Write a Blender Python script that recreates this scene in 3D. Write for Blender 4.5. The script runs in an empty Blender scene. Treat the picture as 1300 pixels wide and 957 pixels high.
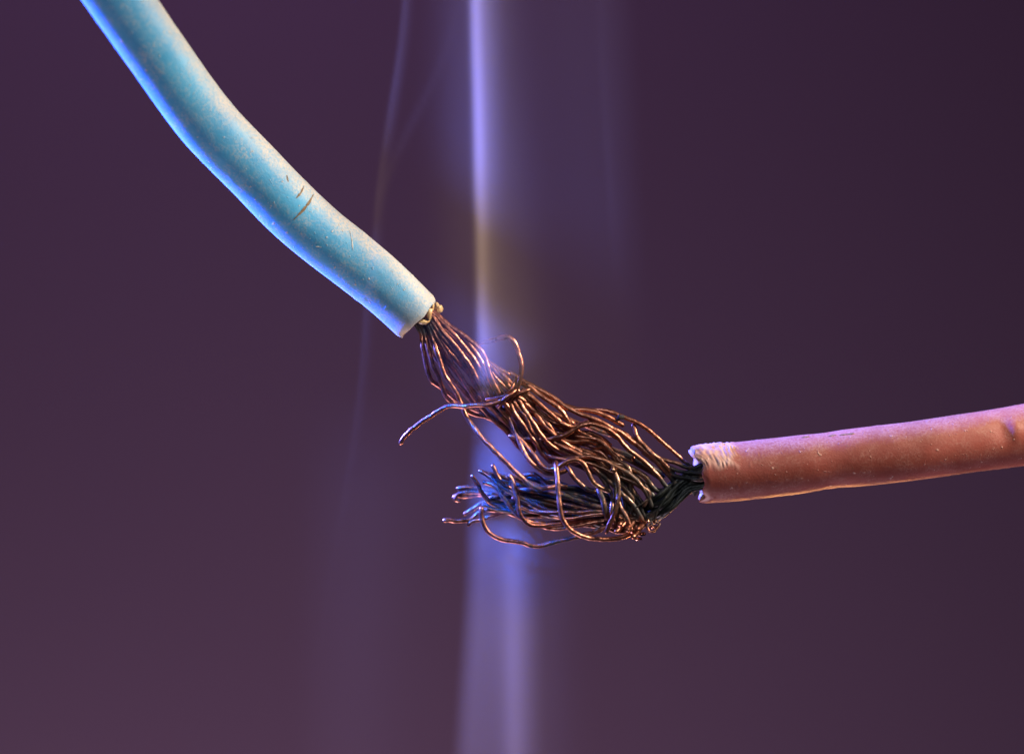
import bpy, math, random
from mathutils import Vector, noise

# ------------------------------------------------------------------ scene, camera, lamps
# 1 Blender unit = 1 cm (macro close-up of two stranded copper wires, jackets about 3.8 mm thick)
sc = bpy.context.scene
sc.unit_settings.system = 'METRIC'
sc.unit_settings.scale_length = 0.01
COL = sc.collection
PX = 0.005                      # cm per photograph pixel in the plane of focus
CAM = 18.0                      # lens to focus plane

cam_d = bpy.data.cameras.new('camera')
cam_d.lens = 100.0
cam_d.sensor_width = 36.0 * (1300 * PX) / (36.0 * CAM / 100.0)
cam_d.clip_end = 500
cam_d.dof.use_dof = True
cam_d.dof.focus_distance = CAM - 0.06
cam_d.dof.aperture_fstop = 0.155
cam = bpy.data.objects.new('camera', cam_d)
cam.location = (0, -CAM, 0)
cam.rotation_euler = (math.radians(90), 0, 0)
COL.objects.link(cam)
sc.camera = cam

w = bpy.data.worlds.new('World'); sc.world = w; w.use_nodes = True
bg = w.node_tree.nodes['Background']
bg.inputs[0].default_value = (0.35, 0.24, 0.42, 1); bg.inputs[1].default_value = 0.035

def lamp(name, loc, aim, size, power, color, spread=180):
    d = bpy.data.lights.new(name, 'AREA')
    d.size = size
    d.shape = 'DISK'; d.spread = math.radians(spread)     # beam narrowed like a gridded head
    d.energy = power; d.color = color
    o = bpy.data.objects.new(name, d)
    o.location = loc
    o.rotation_euler = (Vector(aim) - Vector(loc)).to_track_quat('-Z', 'Y').to_euler()
    COL.objects.link(o)
    return o

lamp('key_lamp', (11.0, -4.2, 7.0), (-0.3, 0, 0.2), 2.6, 470, (1.0, 0.81, 0.63), spread=60)
lamp('front_lamp', (-1.0, -12.0, 6.0), (-0.4, 0, 0.2), 2.5, 48, (0.92, 0.95, 1.0), spread=60)
lamp('blue_lamp', (-9.5, 1.6, 3.9), (-1.3, 0, 0.45), 1.7, 1150, (0.09, 0.14, 1.0), spread=41)
lamp('fan_blue_fill', (-4.2, -4.6, 4.6), (-0.08, 0.05, -0.74), 0.4, 15, (0.0, 0.10, 1.0), spread=6)  # added unseen lamp, narrow beam to turn the strand fan bluer
lamp('amber_lamp', (3.4, 8.5, -5.6), (0.8, 0, -0.3), 1.2, 40, (1.0, 0.42, 0.14), spread=80)
lamp('backdrop_lamp', (-3.5, 3.5, -13.5), (-1.5, 16, 0.5), 7.0, 3350, (0.95, 0.71, 0.88))
lamp('backdrop_violet_lamp', (-4, 8.0, 12.5), (-3, 16, 5.0), 6.0, 1050, (0.68, 0.39, 0.94))

vs = sc.view_settings
vs.view_transform = 'Standard'; vs.look = 'None'; vs.exposure = 0; vs.gamma = 1
vs.use_curve_mapping = False
sc.render.engine = 'CYCLES'
sc.cycles.use_denoising = True
sc.cycles.max_bounces = 8
sc.cycles.volume_bounces = 0
sc.cycles.use_light_tree = True
sc.cycles.sample_clamp_indirect = 4

# ------------------------------------------------------------------ helpers
def at(x, y, d=0.0):
    """photograph pixel -> point in the scene; d = pixels towards the lens from the focus plane"""
    yy = -d * PX
    k = (CAM + yy) / CAM
    return Vector(((x - 650) * PX * k, yy, (478.5 - y) * PX * k))

def mesh_object(name, verts, faces, mat, parent=None, smooth=True):
    me = bpy.data.meshes.new(name)
    me.from_pydata([tuple(v) for v in verts], [], faces)
    if smooth:
        me.polygons.foreach_set('use_smooth', [True] * len(me.polygons))
    me.materials.append(mat)
    me.update()
    o = bpy.data.objects.new(name, me)
    COL.objects.link(o)
    o.parent = parent
    return o

def empty(name, loc, label, cat):
    o = bpy.data.objects.new(name, None)
    o.empty_display_size = 0.2
    o.location = loc
    COL.objects.link(o)
    o['label'] = label; o['category'] = cat
    return o

def catmull(pts, step):
    """smooth curve through pts, resampled to about `step`"""
    P = [2 * pts[0] - pts[1]] + list(pts) + [2 * pts[-1] - pts[-2]]
    raw = []
    for i in range(1, len(P) - 2):
        p0, p1, p2, p3 = P[i - 1], P[i], P[i + 1], P[i + 2]
        t0 = 0.0
        t1 = t0 + max((p1 - p0).length, 1e-6) ** 0.5
        t2 = t1 + max((p2 - p1).length, 1e-6) ** 0.5
        t3 = t2 + max((p3 - p2).length, 1e-6) ** 0.5
        n = max(2, int((p2 - p1).length / (step * 0.5)))
        for k in range(n):
            t = t1 + (t2 - t1) * k / n
            a1 = p0 * ((t1 - t) / (t1 - t0)) + p1 * ((t - t0) / (t1 - t0))
            a2 = p1 * ((t2 - t) / (t2 - t1)) + p2 * ((t - t1) / (t2 - t1))
            a3 = p2 * ((t3 - t) / (t3 - t2)) + p3 * ((t - t2) / (t3 - t2))
            b1 = a1 * ((t2 - t) / (t2 - t0)) + a2 * ((t - t0) / (t2 - t0))
            b2 = a2 * ((t3 - t) / (t3 - t1)) + a3 * ((t - t1) / (t3 - t1))
            raw.append(b1 * ((t2 - t) / (t2 - t1)) + b2 * ((t - t1) / (t2 - t1)))
    raw.append(pts[-1].copy())
    out = [raw[0]]; acc = 0.0
    for a, b in zip(raw, raw[1:]):
        acc += (b - a).length
        if acc >= step:
            out.append(b); acc = 0.0
    if (out[-1] - raw[-1]).length > step * 0.3:
        out.append(raw[-1])
    else:
        out[-1] = raw[-1]
    return out

def frames(path):
    T = []
    for i in range(len(path)):
        a = path[max(i - 1, 0)]; b = path[min(i + 1, len(path) - 1)]
        T.append((b - a).normalized())
    n = T[0].orthogonal().normalized()
    F = []
    for t in T:
        n = (n - t * n.dot(t)).normalized()
        F.append((t, n, t.cross(n)))
    return F

# ------------------------------------------------------------------ materials
def new_mat(name):
    m = bpy.data.materials.new(name); m.use_nodes = True
    nt = m.node_tree
    return m, nt, nt.nodes['Principled BSDF'], nt.nodes['Material Output']

def N(nt, kind, **kw):
    n = nt.nodes.new(kind)
    for k, v in kw.items():
        if k.startswith('i_'):
            key = k[2:]
            key = int(key) if key.isdigit() else key
            n.inputs[key].default_value = v
        else:
            setattr(n, k, v)
    return n

def noise_tex(nt, co, scale, detail=4, rough=0.55):
    n = N(nt, 'ShaderNodeTexNoise')
    n.inputs['Scale'].default_value = scale
    n.inputs['Detail'].default_value = detail
    n.inputs['Roughness'].default_value = rough
    nt.links.new(co, n.inputs['Vector'])
    return n.outputs['Fac']

def ramp(nt, fac, a, b, lo=0.0, hi=1.0):
    n = N(nt, 'ShaderNodeMapRange', interpolation_type='SMOOTHSTEP')
    n.inputs['From Min'].default_value = a; n.inputs['From Max'].default_value = b
    n.inputs['To Min'].default_value = lo; n.inputs['To Max'].default_value = hi
    nt.links.new(fac, n.inputs['Value'])
    return n.outputs['Result']

def mix(nt, fac, a, b):
    n = N(nt, 'ShaderNodeMix', data_type='RGBA')
    if isinstance(fac, float): n.inputs[0].default_value = fac
    else: nt.links.new(fac, n.inputs[0])
    for s, v in ((6, a), (7, b)):
        if isinstance(v, tuple): n.inputs[s].default_value = (*v, 1)
        else: nt.links.new(v, n.inputs[s])
    return n.outputs[2]

def math_n(nt, op, a, b=None, clamp=False):
    n = N(nt, 'ShaderNodeMath', operation=op, use_clamp=clamp)
    for i, v in enumerate((a, b)):
        if v is None: continue
        if isinstance(v, (int, float)): n.inputs[i].default_value = v
        else: nt.links.new(v, n.inputs[i])
    return n.outputs[0]

def attr(nt, name):
    n = N(nt, 'ShaderNodeAttribute', attribute_name=name)
    return n.outputs['Fac']

def bump(nt, h, strength, dist, chain=None):
    n = N(nt, 'ShaderNodeBump')
    n.inputs['Strength'].default_value = strength
    n.inputs['Distance'].default_value = dist
    nt.links.new(h, n.inputs['Height'])
    if chain is not None: nt.links.new(chain, n.inputs['Normal'])
    return n.outputs['Normal']

def plastic(name, base, deep, dust, heat, dust_light_amount, rough, sheen, pale_side):
    """PVC jacket: blotchy colour, pale dust specks, heat-tinted towards the cut end (attribute 'scorch')"""
    m, nt, p, out = new_mat(name)
    co = N(nt, 'ShaderNodeTexCoord').outputs['Object']
    big = noise_tex(nt, co, 1.6, 3)
    mid = noise_tex(nt, co, 9.0, 5, 0.6)
    fine = noise_tex(nt, co, 70.0, 4, 0.65)
    speck = noise_tex(nt, co, 34.0, 2, 0.5)
    c = mix(nt, ramp(nt, big, 0.35, 0.65), deep, base)
    film = math_n(nt, 'MULTIPLY', ramp(nt, mid, 0.30, 0.85, 0.0, 0.7), ramp(nt, fine, 0.40, 0.66))
    c = mix(nt, math_n(nt, 'MULTIPLY', film, dust_light_amount), c, dust)
    c = mix(nt, math_n(nt, 'MULTIPLY', ramp(nt, speck, 0.68, 0.75), 0.75), c, dust)
    nz = N(nt, 'ShaderNodeVectorMath', operation='DOT_PRODUCT'); nz.inputs[1].default_value = pale_side
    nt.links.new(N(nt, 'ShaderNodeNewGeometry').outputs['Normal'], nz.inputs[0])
    dust_and_keylight = math_n(nt, 'MULTIPLY', ramp(nt, math_n(nt, 'ADD', nz.outputs['Value'], math_n(nt, 'MULTIPLY', math_n(nt, 'SUBTRACT', mid, 0.5), 0.45)), 0.25, 0.88), ramp(nt, fine, 0.3, 0.65, 0.35, 1.0))  # dust on one side; on blue it also paints the cream key-lit edge
    c = mix(nt, math_n(nt, 'MULTIPLY', dust_and_keylight, dust_light_amount), c, dust)
    grime = noise_tex(nt, co, 22.0, 3, 0.6)
    c = mix(nt, math_n(nt, 'MULTIPLY', ramp(nt, grime, 0.67, 0.78), 0.35), c, (0.12, 0.09, 0.06))
    h = math_n(nt, 'MULTIPLY', attr(nt, 'scorch'), ramp(nt, mid, 0.2, 0.6, 0.6, 1.0))
    c = mix(nt, h, c, heat)
    nt.links.new(c, p.inputs['Base Color'])
    nt.links.new(ramp(nt, mid, 0.3, 0.7, rough, rough + 0.16), p.inputs['Roughness'])
    p.inputs['Subsurface Weight'].default_value = 0.12
    p.inputs['Subsurface Radius'].default_value = (0.05, 0.05, 0.05)
    p.inputs['Subsurface Scale'].default_value = 0.5
    p.inputs['Specular IOR Level'].default_value = 0.38
    p.inputs['Sheen Weight'].default_value = sheen
    p.inputs['Sheen Roughness'].default_value = 0.35
    p.inputs['Sheen Tint'].default_value = (*dust, 1)
    nrm = bump(nt, mid, 0.06, 0.015)
    nrm = bump(nt, fine, 0.45, 0.004, nrm)
    nrm = bump(nt, ramp(nt, speck, 0.66, 0.76), 0.6, 0.008, nrm)
    nt.links.new(nrm, p.inputs['Normal'])
    return m

MAT_BLUE = plastic('blue_pvc', (0.068, 0.39, 0.67), (0.055, 0.31, 0.58), (0.66, 0.57, 0.46), (0.50, 0.37, 0.19), 0.90, 0.48, 0.5, (0.5, 0.0, 0.86))  # cream towards upper right: dust with key light painted into the colour
MAT_RED = plastic('red_pvc', (0.32, 0.082, 0.064), (0.205, 0.048, 0.038), (0.52, 0.34, 0.29), (0.62, 0.44, 0.39), 0.45, 0.44, 0.12, (0.0, 0.0, 1.0))

def simple(name, color, rough, metallic=0.0, scale=30.0, color2=None, bump_s=0.4):
    m, nt, p, out = new_mat(name)
    co = N(nt, 'ShaderNodeTexCoord').outputs['Object']
    f = noise_tex(nt, co, scale, 4, 0.6)
    c = mix(nt, ramp(nt, f, 0.35, 0.65), color, color2 or tuple(v * 0.6 for v in color))
    nt.links.new(c, p.inputs['Base Color'])
    p.inputs['Roughness'].default_value = rough
    p.inputs['Metallic'].default_value = metallic
    if bump_s: nt.links.new(bump(nt, f, bump_s, 0.004), p.inputs['Normal'])
    return m

MAT_CREAM = simple('scorched_cream_plastic', (0.62, 0.46, 0.22), 0.35, scale=40, color2=(0.40, 0.24, 0.09))
MAT_PALE = simple('torn_pale_plastic', (0.62, 0.42, 0.36), 0.28, scale=30, color2=(0.50, 0.26, 0.19))
MAT_SCAR = simple('brown_scuff', (0.24, 0.16, 0.08), 0.7, scale=60, bump_s=0)
MAT_SCRATCH = simple('pale_scratch', (0.62, 0.62, 0.58), 0.5, scale=60, bump_s=0)
MAT_SOOT = simple('soot', (0.012, 0.010, 0.010), 0.75, scale=40, color2=(0.03, 0.025, 0.022))
MAT_BEAD = simple('melted_copper', (0.75, 0.34, 0.22), 0.22, 1.0, scale=24, color2=(0.45, 0.16, 0.09))

def copper():
    """bare copper, brown tarnish in patches, black where attribute 'char' says it was burnt"""
    m, nt, p, out = new_mat('burnt_copper')
    co = N(nt, 'ShaderNodeTexCoord').outputs['Object']
    rnd = N(nt, 'ShaderNodeObjectInfo').outputs['Random']
    big = noise_tex(nt, co, 5.0, 3)
    mid = noise_tex(nt, co, 26.0, 4, 0.6)
    fine = noise_tex(nt, co, 95.0, 3, 0.6)
    c = mix(nt, ramp(nt, big, 0.35, 0.65), (0.55, 0.245, 0.17), (0.38, 0.145, 0.092))
    c = mix(nt, math_n(nt, 'MULTIPLY', rnd, 0.6), c, (0.34, 0.125, 0.075))
    c = mix(nt, ramp(nt, mid, 0.40, 0.64, 0.0, 0.88), c, (0.12, 0.048, 0.034))
    ch = attr(nt, 'char')
    olive = math_n(nt, 'MULTIPLY', attr(nt, 'ash'), ramp(nt, mid, 0.25, 0.6, 1.0, 0.45))
    c = mix(nt, olive, c, (0.20, 0.16, 0.12))
    edge = math_n(nt, 'ADD', ch, math_n(nt, 'ADD', math_n(nt, 'MULTIPLY', math_n(nt, 'SUBTRACT', mid, 0.5), 1.0), math_n(nt, 'MULTIPLY', math_n(nt, 'SUBTRACT', big, 0.46), 0.9)))
    black = ramp(nt, edge, 0.30, 0.70)
    sooty = mix(nt, ramp(nt, ch, 0.75, 1.05), (0.028, 0.025, 0.026), (0.009, 0.013, 0.013))
    c = mix(nt, black, c, sooty)
    nt.links.new(c, p.inputs['Base Color'])
    nt.links.new(ramp(nt, black, 0, 1, 1.0, 0.25), p.inputs['Metallic'])
    r = math_n(nt, 'ADD', ramp(nt, mid, 0.3, 0.7, 0.30, 0.50), math_n(nt, 'MULTIPLY', black, 0.08))
    nt.links.new(r, p.inputs['Roughness'])
    p.inputs['Specular IOR Level'].default_value = 0.55
    nrm = bump(nt, mid, 0.35, 0.010)
    nrm = bump(nt, fine, 0.35, 0.003, nrm)
    nt.links.new(nrm, p.inputs['Normal'])
    return m
MAT_CU = copper()

# ------------------------------------------------------------------ backdrop (out-of-focus studio card)
def backdrop():
    m, nt, p, out = new_mat('plum_backdrop')
    co = N(nt, 'ShaderNodeTexCoord').outputs['Object']
    f = noise_tex(nt, co, 0.12, 2)
    nt.links.new(mix(nt, f, (0.060, 0.039, 0.062), (0.064, 0.041, 0.062)), p.inputs['Base Color'])
    p.inputs['Roughness'].default_value = 0.95
    p.inputs['Specular IOR Level'].default_value = 0.1
    v = []; f = []
    nx, nz = 24, 18
    for j in range(nz + 1):
        for i in range(nx + 1):
            x = -36 + 72 * i / nx; z = -27 + 54 * j / nz
            v.append((x, 16.0 + 0.0012 * x * x * -1.0, z))
    for j in range(nz):
        for i in range(nx):
            a = j * (nx + 1) + i
            f.append((a, a + 1, a + nx + 2, a + nx + 1))
    o = mesh_object('backdrop', v, f, m)
    o['kind'] = 'structure'
    o['label'] = 'plain dark plum backdrop far behind the two wires'
    o['category'] = 'backdrop'
backdrop()

# ------------------------------------------------------------------ insulation jackets
def jacket(name, pts, radii, mat, parent, end_shape, heat, seed, ridge=None, wall=0.30):
    """hollow tube along pts (first point = cut end). end_shape(theta)-> how far the rim runs out past the first ring"""
    step = 0.022
    fine = catmull(pts, 0.0045)
    path = fine[:70] + fine[70::5]
    if (path[-1] - fine[-1]).length > 1e-6: path.append(fine[-1])
    F = frames(path)
    # use a frame whose n = towards the camera side so that theta is meaningful: n = -Y projected
    S = 96
    verts, faces, hot = [], [], []
    L = 0.0; lens = [0.0]
    for a, b in zip(path, path[1:]):
        L += (b - a).length; lens.append(L)
    def frame(i):
        t = F[i][0]
        n = Vector((0, -1, 0)); n = (n - t * n.dot(t)).normalized()
        return t, n, t.cross(n)
    def rad(s):
        u = s / L * (len(radii) - 1)
        k = min(int(u), len(radii) - 2); f = u - k
        f = f * f * (3 - 2 * f)
        return (radii[k] * (1 - f) + radii[k + 1] * f) * PX
    rings = len(path)
    for i in range(rings):
        t, n, b = frame(i)
        s = lens[i]
        R = rad(s)
        # outer rim rounded over the last bit
        rim = max(0.0, 1 - s / 0.045)
        R *= 1 - 0.07 * rim * rim
        for k in range(S):
            th = 2 * math.pi * k / S
            d = n * math.cos(th) + b * math.sin(th)
            q = path[i] + d * R
            lump = noise.noise(q * 1.5 + Vector((seed, 0, 0))) * 0.0045 + noise.noise(q * 6.0 + Vector((0, seed, 0))) * 0.0014
            lump += max(0.0, noise.noise(q * 30.0 + Vector((seed, seed, 0))) - 0.50) * 0.014
            if ridge: lump += ridge(th, s)
            fall = math.exp(-s / 0.10)
            q = path[i] + d * (R + lump) - t * (end_shape(th) * fall * (1 - s / L))
            verts.append(q)
            hot.append(max(0.0, min(1.0, heat(th, s, q))))
    for i in range(rings - 1):
        for k in range(S):
            k2 = (k + 1) % S
            faces.append((i * S + k, i * S + k2, (i + 1) * S + k2, (i + 1) * S + k))
    # inner wall: from rim inward
    base = len(verts)
    depth = 60
    for i in range(depth):
        t, n, b = frame(i)
        R = rad(lens[i]) * (1 - wall)
        if i == 0: R = rad(0) * (1 - wall * 0.75)
        for k in range(S):
            th = 2 * math.pi * k / S
            d = n * math.cos(th) + b * math.sin(th)
            q = path[i] + d * R * (1 + 0.06 * noise.noise(Vector((math.cos(th) * 2, math.sin(th) * 2, seed))))
            q -= t * (end_shape(th) * math.exp(-lens[i] / 0.10)) - t * (0.012 if i == 0 else 0.02)
            verts.append(q); hot.append(1.0)
    for k in range(S):
        k2 = (k + 1) % S
        faces.append((k2, k, base + k, base + k2))
        for i in range(depth - 1):
            faces.append((base + i * S + k2, base + i * S + k, base + (i + 1) * S + k, base + (i + 1) * S + k2))
    # dark plug deep inside and closed far end
    c0 = len(verts)
    verts.append(sum((verts[base + (depth - 1) * S + k] for k in range(S)), Vector()) / S); hot.append(1.0)
    c1 = len(verts)
    verts.append(path[-1].copy()); hot.append(0.0)
    for k in range(S):
        k2 = (k + 1) % S
        faces.append((base + (depth - 1) * S + k2, base + (depth - 1) * S + k, c0))
        faces.append(((rings - 1) * S + k, (rings - 1) * S + k2, c1))
    o = mesh_object(name, verts, faces, mat, parent)
    a = o.data.attributes.new('scorch', 'FLOAT', 'POINT')
    a.data.foreach_set('value', hot)
    return o, path, frame, rad, lens

def rel(o, parent):
    """parent at its base point without moving the child (meshes are built in scene coordinates)"""
    o.parent = parent
    o.matrix_parent_inverse.identity()
    o.location = -parent.location
    return o

BLUE_MOUTH = at(532, 405)
RED_MOUTH = at(888, 602)
blue = empty('blue_wire', BLUE_MOUTH, 'stranded copper wire in dusty light blue insulation, coming down from the upper left', 'wire')
red = empty('red_wire', RED_MOUTH, 'stranded copper wire in dull red insulation, entering from the right with charred end', 'wire')

blue_pts = [at(*p) for p in ((532, 405, 0), (487, 363, 2), (445.5, 329, 6), (406, 298, 11), (366, 262, 18), (327, 222, 27), (262, 154, 52),
                             (198, 66, 86), (136, -23, 124), (80, -104, 158), (20, -200, 196))]
random.seed(5)
def blue_end(th):
    return 0.005 * math.sin(3 * th + 1) + 0.003 * math.sin(7 * th) + 0.006 * math.cos(th)
def blue_heat(th, s, q):
    return 0.9 * math.exp(-(s / 0.06) ** 1.3) * (0.85 + 0.5 * noise.noise(q * 8)) * (0.75 - 0.4 * math.sin(th)) + 0.12 * math.exp(-(s / 0.4) ** 2)
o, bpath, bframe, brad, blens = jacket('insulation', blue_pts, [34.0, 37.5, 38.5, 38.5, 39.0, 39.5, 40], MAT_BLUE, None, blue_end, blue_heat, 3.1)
blue_jacket = rel(o, blue)

red_pts = [at(*p) for p in ((889, 602, 0), (930, 599, 0), (1000, 591.5, -1), (1060, 583.5, -3), (1110, 578, -6), (1160, 572, -10), (1230, 562, -18), (1300, 552, -28), (1380, 538, -40), (1480, 522, -56))]
def red_end(th):
    # longer on the upper back, notched on the side facing the lens
    return 0.035 * max(0, -math.sin(th)) + 0.006 * math.sin(5 * th) + 0.010 * math.sin(9 * th + 2) - 0.025 * max(0, math.cos(th)) + 0.015
def peel(th, s):
    """0..1 where the upper front of the cut end is torn and peeled; th = 0 faces the lens"""
    up = -math.sin(th)
    m = max(0.0, min(1.0, (up - 0.12 + 0.25 * noise.noise(Vector((s * 12, th * 2, 1)))) / 0.3))
    return m * max(0.0, min(1.0, (0.235 - s + 0.05 * noise.noise(Vector((th * 3, 4, 0)))) / 0.03))
def red_ridge(th, s):
    v = 0.022 * math.tanh((s - 1.955) / 0.028) * math.exp(-((s - 1.955) / 0.09) ** 2) * math.exp(-(((th if th < math.pi else th - 2 * math.pi) + 0.25) / 0.4) ** 2) - 0.006 * math.exp(-((s - 0.82) / 0.1) ** 2)
    p = peel(th, s)
    if p > 0:
        u = s + 0.045 * math.cos(th * 1.3 + 0.4) + 0.030 * noise.noise(Vector((s * 14, th * 1.6, 7))) + 0.006 * noise.noise(Vector((s * 70, th * 3, 3)))
        v += p * ((0.005 + 0.006 * noise.noise(Vector((s * 25, th * 1.2, 11)))) * abs(math.sin(u * math.pi / 0.025)) ** 1.3 + 0.006 * noise.noise(Vector((s * 60, th * 5, 2))) + 0.002)
    return v
def red_heat(th, s, q):
    return 0.62 * peel(th, s) * (1.0 + 0.9 * noise.noise(Vector((s * 50, th * 3, 5))))
o, rpath, rframe, rrad, rlens = jacket('insulation', red_pts, [37.0, 37.5, 37.0, 37.5, 38.0, 39, 39, 39], MAT_RED, None, red_end, red_heat, 8.7, ridge=red_ridge)
red_jacket = rel(o, red)

# surface marks on the jackets: thin slivers that follow the curved surface
from mathutils.bvhtree import BVHTree
def on_surface(tree, x, y, lift):
    """point and normal of a jacket's skin under photograph pixel (x, y)"""
    eye = Vector((0, -CAM, 0))
    q, nrm, _, _ = tree.ray_cast(eye, (at(x, y) - eye).normalized())
    if nrm.y > 0: nrm = -nrm
    return q + nrm * lift, nrm

def sliver(name, pts, width, mat, parent, surf, lift=0.001, thick=0.006, seed=0):
    rows = []
    dense = []
    for (a, b) in zip(pts, pts[1:]):
        for k in range(6):
            dense.append((a[0] + (b[0] - a[0]) * k / 6, a[1] + (b[1] - a[1]) * k / 6))
    dense.append(pts[-1])
    n = len(dense)
    P = [on_surface(surf, x, y, lift) for x, y in dense]
    verts, faces = [], []
    for i, (q, d) in enumerate(P):
        a = P[max(i - 1, 0)][0]; b = P[min(i + 1, n - 1)][0]
        t = (b - a).normalized(); s = t.cross(d).normalized()
        ww = width * PX * math.sin(math.pi * (i + 0.6) / (n + 0.2)) ** 0.7 * (1 + 0.9 * noise.noise(Vector((i * 0.7, seed * 3.1, 0))))
        verts += [q + s * ww - d * 0.006, q + d * thick + s * ww * 0.8, q + d * thick - s * ww * 0.8, q - s * ww - d * 0.006]
    for i in range(n - 1):
        for k in range(4):
            k2 = (k + 1) % 4
            faces.append((i * 4 + k, i * 4 + k2, i * 4 + 4 + k2, i * 4 + 4 + k))
    faces += [(3, 2, 1, 0), tuple((n - 1) * 4 + k for k in range(4))]
    o = mesh_object(name, verts, faces, mat, smooth=False)
    o.parent = parent          # parent sits at -base, so cancel it
    return o

def skin(o):
    return BVHTree.FromPolygons([v.co for v in o.data.vertices], [tuple(p.vertices) for p in o.data.polygons])
BS = skin(blue_jacket); RS = skin(red_jacket)
def mark(*a, **k):
    o = sliver(*a, **k)
    return o
mark('scuff', [(398, 247), (392, 258), (384, 268), (373, 279)], 1.9, MAT_SCAR, blue_jacket, BS, thick=0.002, seed=1)
mark('scuff', [(386, 236), (382, 245), (376, 252)], 1.4, MAT_SCAR, blue_jacket, BS, thick=0.002, seed=2)
mark('scuff', [(364, 223), (366, 231)], 1.2, MAT_SCAR, blue_jacket, BS, thick=0.002, seed=3)
mark('scratch', [(444, 293), (447, 305), (448, 318)], 0.9, MAT_SCRATCH, blue_jacket, BS, thick=0.0015, seed=4)
mark('scratch', [(401, 313), (408, 314)], 0.7, MAT_SCRATCH, blue_jacket, BS, thick=0.003, seed=5)
for i, (x, y) in enumerate(((1018, 553), (1052, 551), (1066, 550), (1075, 549))):
    mark('scuff', [(x, y + 2.5), (x + 9, y + 1.0)], 1.5, MAT_SCAR, red_jacket, RS, thick=0.002, seed=10 + i)

# crumbs of plastic along the edges of both jackets
def crumb(name, c, r, mat, parent, seed, flat=(1, 1, 1), rough=0.8):
    """small lumpy chunk"""
    rng = random.Random(seed)
    verts, faces = [], []
    U, V = 10, 6
    for j in range(V + 1):
        ph = math.pi * j / V
        for i in range(U):
            th = 2 * math.pi * i / U
            d = Vector((math.sin(ph) * math.cos(th) * flat[0], math.sin(ph) * math.sin(th) * flat[1], math.cos(ph) * flat[2]))
            verts.append(c + d * r * (1 + rough * noise.noise(d * 1.6 + Vector((seed * 3.7, 0, 0))) + 0.25 * rough * noise.noise(d * 4 + Vector((0, seed * 1.7, 0)))))
    for j in range(V):
        for i in range(U):
            i2 = (i + 1) % U
            faces.append((j * U + i, j * U + i2, (j + 1) * U + i2, (j + 1) * U + i))
    o = mesh_object(name, verts, faces, mat)
    o.parent = parent
    return o

for i, (x, y, d, r, fl) in enumerate(((556, 392, 2, 5.0, (1.0, 0.7, 1.3)), (549, 388, 12, 3.6, (0.7, 0.8, 1.9)), (545, 399, 22, 3.4, (.8, 0.6, 2.0)),
                                      (538, 409, 27, 2.4, (2.4, .7, .9)))):
    crumb('melted_crumb', at(x, y, d), r * PX, MAT_CREAM, blue_jacket, 50 + i, fl, 1.3)

# ------------------------------------------------------------------ copper strands
RNG = random.Random(11)
def burn(x, y):
    """soot stains (photograph pixels): where the copper was burnt black"""
    def g(cx, cy, rx, ry): return math.exp(-((x - cx) / rx) ** 2 - ((y - cy) / ry) ** 2)
    c = 1.1 * g(874, 616, 26, 30) + 0.9 * g(846, 640, 26, 22) + 0.9 * g(539, 414, 12, 12) + 0.35 * g(556, 425, 14, 16)
    c += 0.46 * g(650, 625, 75, 32) + 0.40 * g(800, 640, 50, 34) + 0.30 * g(730, 640, 60, 40) + 0.35 * g(650, 520, 20, 22) + 0.55 * g(700, 688, 40, 8) + 0.25 * g(820, 590, 40, 30)
    return min(1.15, c)
def ashen(x, y):
    def g(cx, cy, rx, ry): return math.exp(-((x - cx) / rx) ** 2 - ((y - cy) / ry) ** 2)
    return min(1.0, 0.9 * g(815, 610, 55, 40) + 0.5 * g(760, 615, 40, 34) + 0.5 * g(640, 472, 12, 8))

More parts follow.
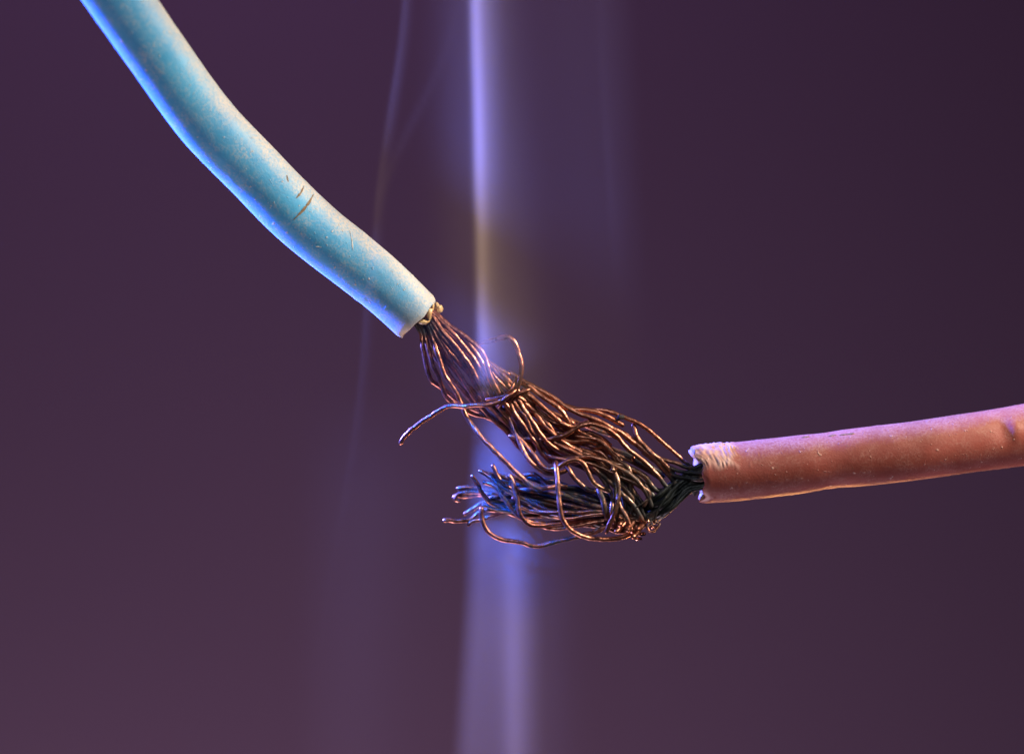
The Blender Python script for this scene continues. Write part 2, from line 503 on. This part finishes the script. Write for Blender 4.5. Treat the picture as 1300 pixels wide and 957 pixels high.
def strand(parent, pts, d=(0,), r=3.0, name='strand', wig=0.28, taper=0.0, soot=0.0):
    n = len(pts)
    P3 = []
    for i, p in enumerate(pts):
        u = i / (n - 1) * (len(d) - 1)
        k = min(int(u), len(d) - 2) if len(d) > 1 else 0
        dd = d[0] if len(d) == 1 else d[k] + (d[k + 1] - d[k]) * (u - k)
        P3.append(at(p[0], p[1], dd))
    path = catmull(P3, 2.6 * PX)
    sd = RNG.uniform(0, 100)
    for i, q in enumerate(path):
        path[i] = q + Vector((noise.noise(q * 9 + Vector((sd, 0, 0))), noise.noise(q * 9 + Vector((0, sd, 0))), noise.noise(q * 9 + Vector((0, 0, sd))))) * wig * 2.2 * PX + Vector((noise.noise(q * 30 + Vector((sd, 2, 0))), 0, noise.noise(q * 30 + Vector((3, 0, sd))))) * 0.55 * PX
    F = frames(path)
    S = 10
    verts, faces, char, ash = [], [], [], []
    m = len(path)
    clean = RNG.uniform(-0.12, 0.12) + soot  # for the fill strands soot also carries painted shade
    for i, q in enumerate(path):
        t, nn, b = F[i]
        R = 1.02 * r * PX * (1 + 0.10 * noise.noise(q * 22 + Vector((sd, sd, 0))) + 0.07 * noise.noise(q * 60 + Vector((sd, 0, sd))))
        e = min(i, m - 1 - i)
        if e == 0: R *= 0.72
        if taper: R *= 1 - taper * i / m
        px = 650 + q.x / PX * CAM / (CAM + q.y); py = 478.5 - q.z / PX * CAM / (CAM + q.y)
        c = max(0.0, burn(px, py) + clean); a = ashen(px, py)
        for k in range(S):
            th = 2 * math.pi * k / S
            dv = nn * math.cos(th) + b * math.sin(th)
            verts.append(q + dv * R * (1 + 0.10 * noise.noise((q + dv * 0.02) * 45)))
            char.append(c); ash.append(a)
    for i in range(m - 1):
        for k in range(S):
            k2 = (k + 1) % S
            faces.append((i * S + k, i * S + k2, (i + 1) * S + k2, (i + 1) * S + k))
    for ring, flip in ((0, True), (m - 1, False)):
        t = F[ring][0] * (-0.35 if flip else 0.35)
        c = len(verts)
        verts.append(path[ring] + t * r * PX); char.append(char[ring * S]); ash.append(ash[ring * S])
        for k in range(S):
            k2 = (k + 1) % S
            faces.append((ring * S + k2, ring * S + k, c) if flip else (ring * S + k, ring * S + k2, c))
    o = mesh_object(name, verts, faces, MAT_CU)
    for an, vals in (('char', char), ('ash', ash)):
        at_ = o.data.attributes.new(an, 'FLOAT', 'POINT'); at_.data.foreach_set('value', vals)
    rel(o, parent)
    return o

B = blue; Rd = red
root_b = lambda k=0.0: (522 + 6 * k, 396 - 4 * k)
# --- strands leaving the blue jacket
strand(B, [(524, 402), (534, 420), (537, 440), (540, 458), (544, 475), (549, 484), (556, 489), (566, 497), (580, 508), (598, 518), (625, 530), (650, 548)], (6, 14, 12, 6, -4, -10))
strand(B, [(526, 400), (537, 418), (543, 440), (548, 460), (553, 472), (558, 483), (562, 493), (566, 503), (573, 510), (584, 516), (600, 525), (618, 530), (640, 540)], (8, 20, 16, 8, 2, -6))
strand(B, [(530, 396), (543, 413), (549, 430), (554, 445), (559, 461), (564, 475), (571, 486), (577, 495), (582, 505), (587, 516), (592, 528), (598, 538), (604, 546), (613, 557), (626, 570), (640, 584), (652, 596), (664, 608), (674, 616), (686, 620), (698, 619), (708, 616), (720, 618)],
       (12, 24, 22, 14, 16, 24, 26, 24, 12), 3.1)
strand(B, [(534, 394), (545, 409), (556, 430), (566, 447), (573, 460), (580, 470), (588, 483), (597, 498), (606, 511), (615, 522), (630, 536), (645, 550), (658, 566), (672, 580), (690, 592)], (10, 22, 18, 12, 2, -4, -8))
strand(B, [(536, 392), (548, 407), (562, 428), (573, 442), (584, 455), (592, 467), (601, 482), (609, 497), (617, 510), (630, 524), (646, 540), (662, 556), (690, 572)], (14, 24, 18, 10, 4, -4))
strand(B, [(537, 390), (550, 402), (560, 418), (573, 433), (581, 442), (590, 455), (598, 466), (605, 479), (611, 490), (616, 500), (620, 509), (630, 522), (645, 538), (660, 556), (680, 572)], (16, 28, 24, 16, 8, 0))
strand(B, [(538, 388), (553, 400), (564, 412), (576, 424), (584, 433), (593, 445), (603, 458), (610, 470), (616, 482), (621, 493), (626, 505), (636, 519), (650, 536), (664, 555), (676, 571)], (14, 26, 24, 18, 10, 4))
strand(B, [(538, 387), (556, 401), (570, 413), (584, 422), (594, 430), (601, 435), (608, 442), (614, 450), (618, 461), (621, 473), (626, 485), (631, 495), (636, 505), (648, 520), (660, 540), (674, 558)], (8, 16, 22, 24, 18, 8), 3.2)
strand(B, [(538, 388), (554, 404), (574, 420), (588, 430), (598, 440), (608, 453), (615, 468), (620, 482), (628, 497), (640, 512), (652, 528)], (4, 10, 14, 12, 4), 3.0)
strand(B, [(540, 390), (566, 410), (590, 430), (606, 446), (619, 460), (628, 470), (638, 481), (649, 494), (660, 506), (676, 520), (694, 532), (712, 540)], (0, 4, 12, 14, 12, 10), 3.1)
strand(B, [(590, 428), (608, 447), (625, 464), (635, 473), (644, 481), (652, 490), (664, 502), (680, 514)], (-4, 4, 10, 8), 2.8)
strand(B, [(600, 442), (616, 457), (629, 465), (637, 470), (647, 475.5)], (-4, 2, 4), 2.9)
strand(B, [(606, 450), (618, 466), (628, 482), (634, 492), (641, 500), (655, 514), (670, 534)], (4, 8, 10, 8), 2.8)
strand(B, [(532, 398), (540, 415), (551, 437), (562, 460), (574, 480), (588, 496), (604, 512)], (0, 4, 0, -6), 2.8)
strand(B, [(534, 396), (544, 415), (556, 440), (570, 462), (583, 478), (598, 494), (610, 508)], (-2, 2, -4, -8), 2.8)
# --- the hoop, the long loose end crossing in front, and the little knot
strand(B, [(596, 440), (606, 436), (620, 433), (632, 430), (641, 428), (648, 429), (654, 436), (659, 450), (662.5, 465), (661, 479), (657, 490), (651, 501), (644, 512), (646, 526)], (6, 16, 22, 24, 26, 22, 8), 3.3)
strand(B, [(508, 564), (511, 557), (518, 549), (533, 537), (545, 529), (556, 522), (565, 517), (575, 515), (588, 516), (597, 514), (610, 514), (629, 511.5), (638, 507), (646, 502), (656, 503), (668, 511)], (8, 14, 22, 28, 30, 26, 12), 3.0)
strand(B, [(616, 507), (624, 505.5), (634, 504.5), (641, 502), (648, 495), (652, 487), (655, 477)], (16, 26, 28, 20), 2.0)
strand(B, [(632, 518), (637, 511), (643, 504), (650, 499), (656, 494)], (20, 30, 30, 22), 2.6)
strand(B, [(648, 508), (656, 502), (664, 497.5), (673, 494)], (14, 22, 18), 2.7)
# --- upper run towards the red wire
strand(B, [(645, 472), (662, 483), (676, 490), (690, 498), (705, 506.5), (716, 515), (727, 521), (741, 527), (757, 532.5), (767, 537.5), (776, 543), (787, 548), (797, 556), (812, 568), (828, 582)], (0, 8, 14, 16, 12, 0), 3.2)
strand(B, [(656, 482), (672, 492), (688, 501), (701, 508), (713, 516.5), (726, 519.5), (740, 520.5), (755, 523), (768, 527.5), (780, 533.5), (792, 540.5)], (0, 4, 10, 10, 8, 6), 3.2)
strand(B, [(715, 514), (732, 519), (745, 519.5), (754, 520.3), (765, 520.8), (776, 523), (787, 527), (797, 531.5), (810, 537), (821, 544), (832, 553), (842, 562), (852, 570.5), (861, 579), (870, 587), (880, 594), (890, 598)], (-6, 0, 4, 6, 6, 2), 2.9, taper=0.15)
strand(B, [(646, 553), (662, 556), (680, 557), (695, 558), (708, 555), (718, 552), (727, 547), (735, 542), (743, 539), (751, 538), (762, 541), (773, 546), (783, 554), (791, 563), (798, 571), (809, 579), (820, 588), (829, 597), (838, 607), (845, 616), (852, 622)], (10, 16, 20, 22, 20, 18, 14), 3.1)
strand(B, [(803, 538), (806, 546), (809, 555), (818, 565), (828, 576), (839, 584), (848, 593), (858, 604), (866, 611)], (2, 6, 12, 12, 8), 3.0)
strand(B, [(790, 548), (806, 561), (818, 571), (830, 580), (840, 592), (850, 603), (858, 613)], (2, 8, 10, 6), 3.2)
strand(B, [(815, 573), (828, 582), (836, 590), (846, 599), (857, 610), (866, 614)], (0, 4, 4, 0), 3.1)
strand(B, [(668, 488), (684, 500), (692, 506), (704, 514), (714, 523), (720, 532), (724, 540), (730, 545), (745, 552), (762, 560)], (8, 14, 16, 10, 4), 3.0)
strand(B, [(662, 494), (672, 502), (684, 512), (696, 522), (708, 533), (718, 540), (728, 541.5), (738, 538), (752, 535), (768, 543), (784, 556)], (10, 16, 16, 10, 4), 3.2)
strand(B, [(655, 500), (662, 514), (668, 524), (676, 536), (684, 548), (690, 556), (700, 566), (715, 574), (735, 582)], (14, 18, 16, 8), 3.0)
strand(B, [(652, 508), (660, 520), (668, 530), (674, 545), (680, 553), (690, 566), (702, 580), (720, 592)], (14, 18, 14, 2), 2.8)
strand(B, [(648, 512), (655, 527), (664, 540), (672, 551), (680, 562), (688, 575), (700, 588)], (16, 18, 14, 4), 3.0)
strand(B, [(668, 510), (680, 525), (690, 538), (699, 547), (706, 555), (716, 562), (730, 570), (750, 576)], (10, 14, 14, 4), 3.1)
strand(B, [(672, 512), (686, 528), (698, 541), (707, 554), (722, 560), (745, 560), (765, 566)], (8, 14, 10, 2), 3.0)
strand(B, [(664, 502), (680, 518), (697, 532), (712, 544), (728, 549), (744, 549), (760, 554), (776, 566)], (6, 8, 6, 2), 3.0)
strand(B, [(700, 548), (715, 551), (730, 553), (746, 556), (757, 557.5), (765, 562), (773, 570), (780, 578), (787, 584)], (2, 6, 10, 12), 3.0)
strand(B, [(690, 556), (704, 562), (717, 568), (728, 573.5), (739, 579), (752, 586), (766, 594)], (8, 14, 14, 4), 3.0)
strand(B, [(706, 560), (720, 566), (734, 569.5), (748, 574), (762, 580), (776, 588)], (2, 8, 8, 0), 3.0)
# --- big arcs in the middle
strand(B, [(700, 584), (712, 582), (728, 580.5), (747, 580), (763, 583), (778, 590), (794, 598.5), (808, 609.5), (818, 621), (824, 633), (828, 645)], (4, 14, 20, 22, 20, 16), 3.1)
strand(B, [(655, 549), (664, 562), (672, 571), (679, 580), (685, 588), (692, 593.8), (700, 595.5), (708, 593), (717, 587.3), (725, 583.5), (732, 583.3), (740, 588), (746, 598), (751, 609), (757, 616), (765, 620), (774, 624)], (12, 20, 26, 28, 26, 20), 3.2)
strand(B, [(640, 515), (648, 534), (656, 552), (661, 564), (666, 575), (672, 584), (680, 592), (688, 598), (698, 601), (710, 600), (722, 596)], (6, 14, 20, 20, 10), 3.1)
strand(B, [(735, 582), (752, 583), (770, 586), (786, 590), (800, 594), (812, 600), (822, 608), (829, 618), (836, 623), (847, 621.5)], (8, 12, 14, 14, 10), 3.2)
strand(B, [(716, 586), (721, 593), (728, 605), (736, 614), (746, 621), (757, 624.5)], (8, 14, 14, 12), 3.0)
strand(B, [(738, 582), (745, 586), (753, 593), (767, 605), (780, 617), (790, 627), (800, 636), (809, 649), (815, 660), (819, 668)], (4, 14, 16, 16, 12), 3.2)
strand(B, [(766, 600), (780, 609), (788, 616), (800, 625), (808, 634), (815, 647), (820, 660)], (4, 12, 14, 12), 2.4)
strand(B, [(776, 590), (779, 597), (784, 608), (786, 622), (784, 637), (780, 650), (775, 662), (769, 677)], (20, 28, 32, 32, 28), 3.0)
strand(B, [(759, 620), (762, 627), (766, 637), (768, 647), (771, 659)], (20, 30, 30, 24), 3.5)
strand(B, [(778, 634), (777, 644), (776, 654), (781, 664)], (14, 22, 18), 3.0)
strand(B, [(784, 634), (789, 645), (794, 655), (799, 666), (803, 676)], (16, 22, 22), 3.1)
strand(B, [(806, 604), (820, 616), (828, 628), (834, 640), (838, 650)], (6, 12, 10), 3.3)
strand(B, [(705, 585), (706, 590), (707, 598), (708, 611), (709, 626), (710.5, 641), (713, 655), (718, 664), (727, 674), (736, 679.5), (746, 682), (760, 684), (775, 684.5), (790, 681.5), (800, 677), (810, 672)], (20, 32, 36, 34, 24, 14, 8), 3.1)
# --- strands of the red wire: horizontal exits at its mouth
strand(Rd, [(904, 602), (890, 597), (878, 594.5), (868, 592), (857, 587.5), (845, 584.5), (832, 580), (815, 572)], (10, 18, 14, 6), 2.6)
strand(Rd, [(904, 603), (890, 601), (876, 600), (863, 598.5), (852, 594), (842, 586)], (16, 22, 16, 8), 2.5)
strand(Rd, [(904, 606), (892, 609), (881, 608.5), (870, 607), (860, 605), (850, 600)], (22, 26, 18, 10), 2.5)
# --- lower fan: strands folded back from the red mouth to the left
FR = random.Random(9)
def fold(end, d=(22, 14, 0, -6, -8), r=3.0):
    ox, oy = FR.uniform(-5, 5), FR.uniform(-9, 9)
    pts = [(904, 604), (889, 604 + oy * 0.6), (868 + ox * 0.6, 616 + oy * 0.8), (846 + ox, 638 + oy * 0.6), (824 + ox, 657 + oy * 0.4)] + end
    strand(Rd, pts, d, r)
fold([(806, 672), (786, 675), (768, 670), (756, 675), (746, 678), (730, 682), (712, 686.5), (700, 689.5), (685, 693), (674, 692.5), (661, 688), (643, 686), (632, 683), (622, 677), (614.5, 667), (611, 655), (611, 643)], (20, 12, 4, 6, 10, 14, 16), 3.0)
fold([(800, 664), (776, 660), (750, 659), (730, 662), (712, 664), (699, 665.5), (688, 667.3), (680, 667.3), (672, 665.5), (665, 659.5), (659.5, 651), (657, 638), (654, 623), (650, 611), (646, 602)], (20, 12, 2, 4, 14, 18, 16), 3.1)
fold([(798, 662), (766, 656), (730, 660), (700, 664), (685, 664), (672, 662), (660, 656.5), (654, 650), (646, 641), (637, 629), (630, 618), (622, 614), (614, 612)], (20, 10, -2, 4, 14, 14, 8), 2.9)
fold([(794, 655), (760, 648), (730, 650), (700, 648), (680, 640), (652, 627), (640, 619), (630, 612.5), (620, 604.5), (608, 597)], (18, 8, -2, -2, 8, 10, 6), 2.9)
fold([(794, 652), (756, 645), (720, 646), (690, 648), (655, 646), (634, 643), (622, 638), (614, 629), (607, 616), (599, 603)], (18, 6, -6, -4, 2, 8), 2.9)
fold([(790, 650), (750, 640), (715, 634), (680, 626), (658, 621), (644, 618), (637, 612), (631, 603), (625, 590)], (16, 4, -4, 0, 12, 14), 2.6)
fold([(790, 645), (750, 634), (715, 626), (695, 617), (686, 607), (680, 602.5), (672, 602), (664, 604), (652, 612), (640, 622)], (14, 2, -4, -4, -2, -6), 3.0)
fold([(786, 642), (745, 630), (712, 622), (680, 618), (656, 611), (637, 605), (627, 602), (614, 600)], (14, 0, -6, -4, 0), 2.8)
fold([(788, 648), (755, 642), (742, 638), (728, 633), (711, 627), (690, 624), (670, 622), (655, 622)], (16, 8, 12, 16, 6), 3.4)
fold([(790, 652), (764, 648), (743, 645), (722, 641), (700, 636), (672, 628), (650, 624)], (14, 6, 8, 6, -6), 2.8)
fold([(792, 656), (770, 650), (753, 649), (735, 650), (716, 650), (690, 650), (672, 648), (655, 640)], (14, 10, 12, 12, 2), 2.6)
fold([(795, 660), (775, 652), (762, 652.5), (743, 655), (728, 658), (706, 656), (688, 650), (668, 640), (650, 632)], (14, 10, 12, 10, 0), 2.6)
fold([(796, 664), (780, 660), (764, 661.5), (745, 665), (722, 669.5), (704, 671), (688, 668), (674, 662)], (12, 8, 4, 2, -2), 2.8)
fold([(800, 670), (784, 668), (768, 669.5), (756, 674), (745, 678.5), (733, 681)], (12, 8, 8, 4), 2.6)
# blurred tips at the far left, set back
fold([(786, 652), (740, 644), (690, 638), (650, 630), (625, 624), (610, 620.5), (598, 619), (588, 619), (580, 620)], (10, -6, -20, -28, -30), 3.0)
fold([(786, 655), (740, 648), (690, 642), (650, 635), (625, 629), (605, 628), (592, 630), (580, 629), (575, 633)], (10, -8, -24, -32, -34), 3.0)
fold([(780, 650), (740, 640), (690, 634), (650, 628), (620, 626), (600, 624.5), (589, 625), (581, 628), (577, 634), (584, 636)], (8, -10, -24, -30, -30), 2.8)
fold([(784, 658), (740, 652), (690, 646), (660, 640), (640, 633), (620, 636), (608, 640.5), (598, 647), (589, 653)], (8, -10, -20, -22, -18), 2.9)
fold([(784, 658), (740, 654), (700, 650), (670, 648), (642, 645), (620, 646.5), (606, 652), (598, 659), (590, 660), (580, 661), (570, 660), (563, 661)], (8, -12, -18, -14, -8), 3.2)
fold([(784, 654), (745, 652), (710, 652), (680, 655), (655, 654), (641, 650.5), (628, 654), (612, 659), (598, 662), (594, 667)], (8, -14, -22, -16, -10), 2.8)
# --- curls in the right half of the tangle, sweeping over and down
cg = random.Random(41)
for i in range(16):
    x0 = 694 + i * 6.5 + cg.uniform(-6, 6); y0 = 552 + cg.uniform(0, 30) + i * 1.2
    x1 = 772 + cg.uniform(0, 62); y1 = 640 + cg.uniform(0, 38) - max(0, x1 - 815) * 0.5
    m1 = (x0 + (x1 - x0) * 0.38 + cg.uniform(-4, 4), y0 + cg.uniform(-2, 12))
    m2 = (x0 + (x1 - x0) * 0.74 + cg.uniform(-3, 5), y0 + (y1 - y0) * 0.38 + cg.uniform(-6, 6))
    hook = cg.uniform(-9, 5)
    dd = cg.uniform(-8, 14)
    strand(B if i % 3 else Rd, [(x0 - 14, y0 - 8), (x0, y0), m1, m2, (x1, y0 + (y1 - y0) * 0.72), (x1 + hook, y1)], (dd - 8, dd, dd + 6, dd + 8, dd + 4), cg.uniform(2.6, 3.1), wig=0.45)

# --- fill: strands deeper inside both bundles, darkened by soot plus painted gap shade
rg = random.Random(77)
for i in range(13):
    a = rg.uniform(-1, 1); dz = rg.uniform(-1, 1); tw = rg.uniform(-0.8, 0.8)
    W = [(526, 398, 6, 5), (545, 418, 13, 8), (585, 462, 25, 12), (625, 505, 22, 14), (665, 532, 24, 14), (715, 556, 26, 14), (760, 575, 28, 14), (800, 592, 26, 12), (838, 612, 20, 10)]
    k0 = 0 if i < 8 else rg.randint(2, 4)
    k1 = len(W) if rg.random() < 0.6 else rg.randint(6, 8)
    pts = []; ds = []
    for j, (x, y, s, q) in enumerate(W[k0:k1]):
        aa = a + tw * (j / 8 - 0.4) + rg.uniform(-0.14, 0.14)
        aa = max(-1, min(1, aa))
        nx, ny = 0.62, -0.78
        pts.append((x + nx * s * aa, y + ny * s * aa)); ds.append(-12 + q * (dz + rg.uniform(-0.2, 0.2)) - 3 * (j > 1))
    strand(B, pts, tuple(ds), rg.uniform(2.7, 3.1), wig=0.4, soot=0.26)
for i in range(24):
    a = rg.uniform(-1, 1); dz = rg.uniform(-1, 1); tw = rg.uniform(-0.9, 0.9)
    W = [(906, 603, 12, 14), (889, 605, 13, 12), (866, 617, 12, 12), (842, 639, 12, 13), (815, 654, 15, 13), (776, 650, 17, 14), (735, 640, 22, 14), (690, 628, 22, 14), (650, 622, 24, 12), (622, 618, 26, 10)]
    k1 = rg.choice((8, 9, 9, 10, 10))
    pts = []; ds = []
    for j, (x, y, s, q) in enumerate(W[:k1]):
        aa = max(-1.1, min(1.1, a + tw * (j / 9 - 0.4) + rg.uniform(-0.38, 0.38)))
        vx, vy = ((0.1, -1) if j > 4 else (-0.62, -0.62))
        if j < 2: vx, vy = 0, -1
        pts.append((x + vx * s * aa + (rg.uniform(-10, 6) if j == k1 - 1 else 0), y + vy * s * aa)); ds.append((6 if j < 4 else -14) + q * (dz + rg.uniform(-0.2, 0.2)))
    strand(Rd, pts, tuple(ds), rg.uniform(2.7, 3.1), wig=0.4, soot=0.26)
# fine frayed filaments at the lower right
strand(Rd, [(872, 623), (858, 637), (844, 651), (833, 661)], (20, 18, 16), 0.9, name='filament', wig=0.3)
strand(Rd, [(866, 622), (852, 632), (842, 640), (836, 645), (824, 655)], (18, 20, 16), 1.1, name='filament', wig=0.3)
strand(Rd, [(846, 630), (838, 642), (833, 652), (830, 664)], (22, 22, 18), 1.3, name='filament', wig=0.3)
strand(Rd, [(822, 634), (812, 641), (804, 646)], (20, 18), 1.0, name='filament', wig=0.2)
strand(Rd, [(838, 664), (834, 671), (826, 675), (822, 668), (828, 661), (836, 664)], (18, 22, 20, 16), 1.5, name='filament', wig=0.3)

# melted tips where the strands fused into a clump, and blobs of soot
bead_spots = [(823, 663, 18, 2.8, (1, .9, 1.5)), (830, 669, 16, 2.8, (1.8, .8, .7)), (815, 678, 16, 3.2, (1.6, .9, .9)), (810, 684, 14, 2.6, (1.8, .9, .7)),
              (809, 671, 20, 2.6, (.8, .9, 1.6)), (804, 582, 12, 2.2, (.9, 1, 1.6))]
for pts, d in (([(816, 664), (810, 674), (803, 682)], (4, 18, 34)), ([(806, 660), (800, 668), (796, 673)], (8, 20, 34)), ([(796, 656), (790, 662), (786, 666)], (8, 18, 30)),
               ([(820, 662), (815, 668), (809, 672)], (8, 18, 32)), ([(786, 604), (782, 599), (777, 596)], (8, 20, 34)), ([(797, 658), (789, 668), (781, 676)], (6, 14, 22))):
    strand(Rd, pts, d, 3.3, wig=0.1)
for i, (x, y, d, r, fl) in enumerate(bead_spots):
    rel(crumb('melted_bead', at(x, y, d), r * PX, MAT_BEAD, None, 70 + i, fl), red)
for i, (x, y, d, r, fl) in enumerate(((788, 529.5, 9, 3.4, (1.4, 1, 1)),)):
    rel(crumb('soot_clump', at(x, y, d), r * PX, MAT_SOOT, None, 90 + i, fl), blue)
for i, (x, y, d, r, fl) in enumerate(((882, 610, 6, 15, (1.0, .9, 1.0)), (866, 621, 6, 10, (1.2, .8, .8)), (851, 634, 6, 7, (1.1, .8, 1.1)), (858, 614, 16, 4, (1.2, .8, 1)))):
    rel(crumb('soot_clump', at(x, y, d), r * PX, MAT_SOOT, None, 100 + i, fl), red)

# ------------------------------------------------------------------ smoke: one closed body of thin air, thicker where the streaks are denser
def smoke():
    m = bpy.data.materials.new('thin_smoke'); m.use_nodes = True
    nt = m.node_tree; nt.nodes.clear()
    out = N(nt, 'ShaderNodeOutputMaterial')
    vol = N(nt, 'ShaderNodeVolumePrincipled')
    vol.inputs['Color'].default_value = (1.0, 0.84, 0.64, 1)
    vol.inputs['Density'].default_value = SMOKE_DENSITY
    vol.inputs['Density Attribute'].default_value = ''
    vol.inputs['Anisotropy'].default_value = 0.05
    nt.links.new(vol.outputs[0], out.inputs['Volume'])
    m.cycles.homogeneous_volume = True
    def curve(y, pts):
        if y <= pts[0][0]: return pts[0][1]
        for (y0, x0), (y1, x1) in zip(pts, pts[1:]):
            if y <= y1:
                f = (y - y0) / (y1 - y0); f = f * f * (3 - 2 * f) * 0.6 + f * 0.4
                return x0 + (x1 - x0) * f
        return pts[-1][1]
    def ridge(x, c, sl, sr):
        t = x - c
        return math.exp(-(t / (sl if t < 0 else sr)) ** 2)
    def sstep(a, b, x):
        f = max(0.0, min(1.0, (x - a) / (b - a))); return f * f * (3 - 2 * f)
    def band(x, cl, cr, el, er):
        return sstep(cl - el, cl + el, x) * (1 - sstep(cr - er, cr + er, x))
    def total(x, y):
        x += 5.0 * noise.noise(Vector((x * 0.004, y * 0.0022, 3.3))) * min(1.0, abs(x - 606) / 60 + 0.25)
        v = ridge(x, curve(y, [(-90, 600), (0, 602.5), (200, 607.5), (350, 611), (460, 613)]), 6.5, 8.0) * curve(y, [(-90, 0.80), (200, 0.74), (360, 0.66), (440, 0.45), (520, 0.0)])
        v += ridge(x, curve(y, [(-90, 606), (200, 616), (460, 630), (600, 636)]), 12.0, curve(y, [(-90, 36), (200, 40), (430, 46)])) * curve(y, [(-90, 0.24), (120, 0.20), (330, 0.20), (440, 0.26), (560, 0.22), (660, 0.0)])
        v += ridge(x, curve(y, [(-90, 606), (200, 612), (460, 618)]), 9.0, 17.0) * curve(y, [(-90, 0.40), (200, 0.30), (440, 0.22), (520, 0.0)])
        v += ridge(x, curve(y, [(-90, 596), (460, 606)]), 42.0, 20.0) * curve(y, [(-90, 0.10), (330, 0.08), (560, 0.0)])
        v += band(x, curve(y, [(-90, 585), (460, 590)]), curve(y, [(-90, 786), (200, 795), (460, 806)]), 50.0, 26.0) * curve(y, [(-90, 0.040), (250, 0.030), (420, 0.014), (580, 0.0)])
        v += ridge(x, curve(y, [(-90, 752), (0, 760), (460, 782)]), 5.0, 9.0) * curve(y, [(-90, 0.010), (200, 0.012), (420, 0.0)])
        v += ridge(x, curve(y, [(-90, 522), (0, 512), (290, 478), (420, 463), (960, 388)]), 3.2, 8.0) * curve(y, [(-90, 0.10), (240, 0.07), (420, 0.018), (700, 0.004), (960, 0.0)])
        v += ridge(x, curve(y, [(-90, 618), (30, 573), (270, 481)]), 6.0, 6.0) * curve(y, [(-20, 0.0), (60, 0.015), (220, 0.03), (290, 0.0)])
        v += band(x, curve(y, [(520, 610), (700, 600), (1040, 581)]), curve(y, [(520, 664), (1040, 676)]), 15.0, 24.0) * curve(y, [(500, 0.0), (580, 0.30), (1040, 0.20)])
        v += ridge(x, curve(y, [(560, 648), (700, 650), (1040, 654)]), 13.0, 16.0) * curve(y, [(560, 0.0), (680, 0.18), (1040, 0.26)])
        v += ridge(x, curve(y, [(560, 655), (1040, 672)]), 30.0, 42.0) * curve(y, [(560, 0.0), (660, 0.10), (1040, 0.08)])
        v += ridge(x, curve(y, [(480, 470), (1040, 440)]), 60.0, 70.0) * curve(y, [(480, 0.0), (640, 0.018), (1040, 0.022)])
        v *= 1 + 0.22 * noise.noise(Vector((x * 0.013, y * 0.0016, 9.1)))
        return v
    xs = [360 + 2.5 * i for i in range(193)]
    ys = [-100 + 12 * j for j in range(97)]
    nx, ny = len(xs), len(ys)
    front, back = [], []
    for y in ys:
        kk = (CAM - (0.42 - 0.52 * sstep(415, 560, y))) / CAM
        for x in xs:
            edge = sstep(360, 400, x) * (1 - sstep(815, 840, x))
            h = 0.00004 + 0.11 * max(0.0, total(x, y)) * edge
            X = (x - 650) * PX * kk; Z = (478.5 - y) * PX * kk
            yc = -0.42 + 0.52 * sstep(415, 560, y) + 0.035 * math.sin(X * 1.7 + Z * 0.3)
            front.append((X, yc - h, Z)); back.append((X, yc + h, Z))
    o_ = nx * ny
    f = []
    for j in range(ny - 1):
        for i in range(nx - 1):
            a, b, c, d = j * nx + i, j * nx + i + 1, (j + 1) * nx + i + 1, (j + 1) * nx + i
            f.append((a, d, c, b)); f.append((o_ + a, o_ + b, o_ + c, o_ + d))
    for i in range(nx - 1):
        f.append((i, i + 1, o_ + i + 1, o_ + i)); q = (ny - 1) * nx + i
        f.append((q + 1, q, o_ + q, o_ + q + 1))
    for j in range(ny - 1):
        a = j * nx; f.append((a + nx, a, o_ + a, o_ + a + nx))
        a = j * nx + nx - 1; f.append((a, a + nx, o_ + a + nx, o_ + a))
    o = mesh_object('smoke', front + back, f, m)
    o['kind'] = 'stuff'
    o['label'] = 'thin violet smoke rising in vertical streaks past the frayed copper'
    o['category'] = 'smoke'
SMOKE_DENSITY = 1.6
smoke()
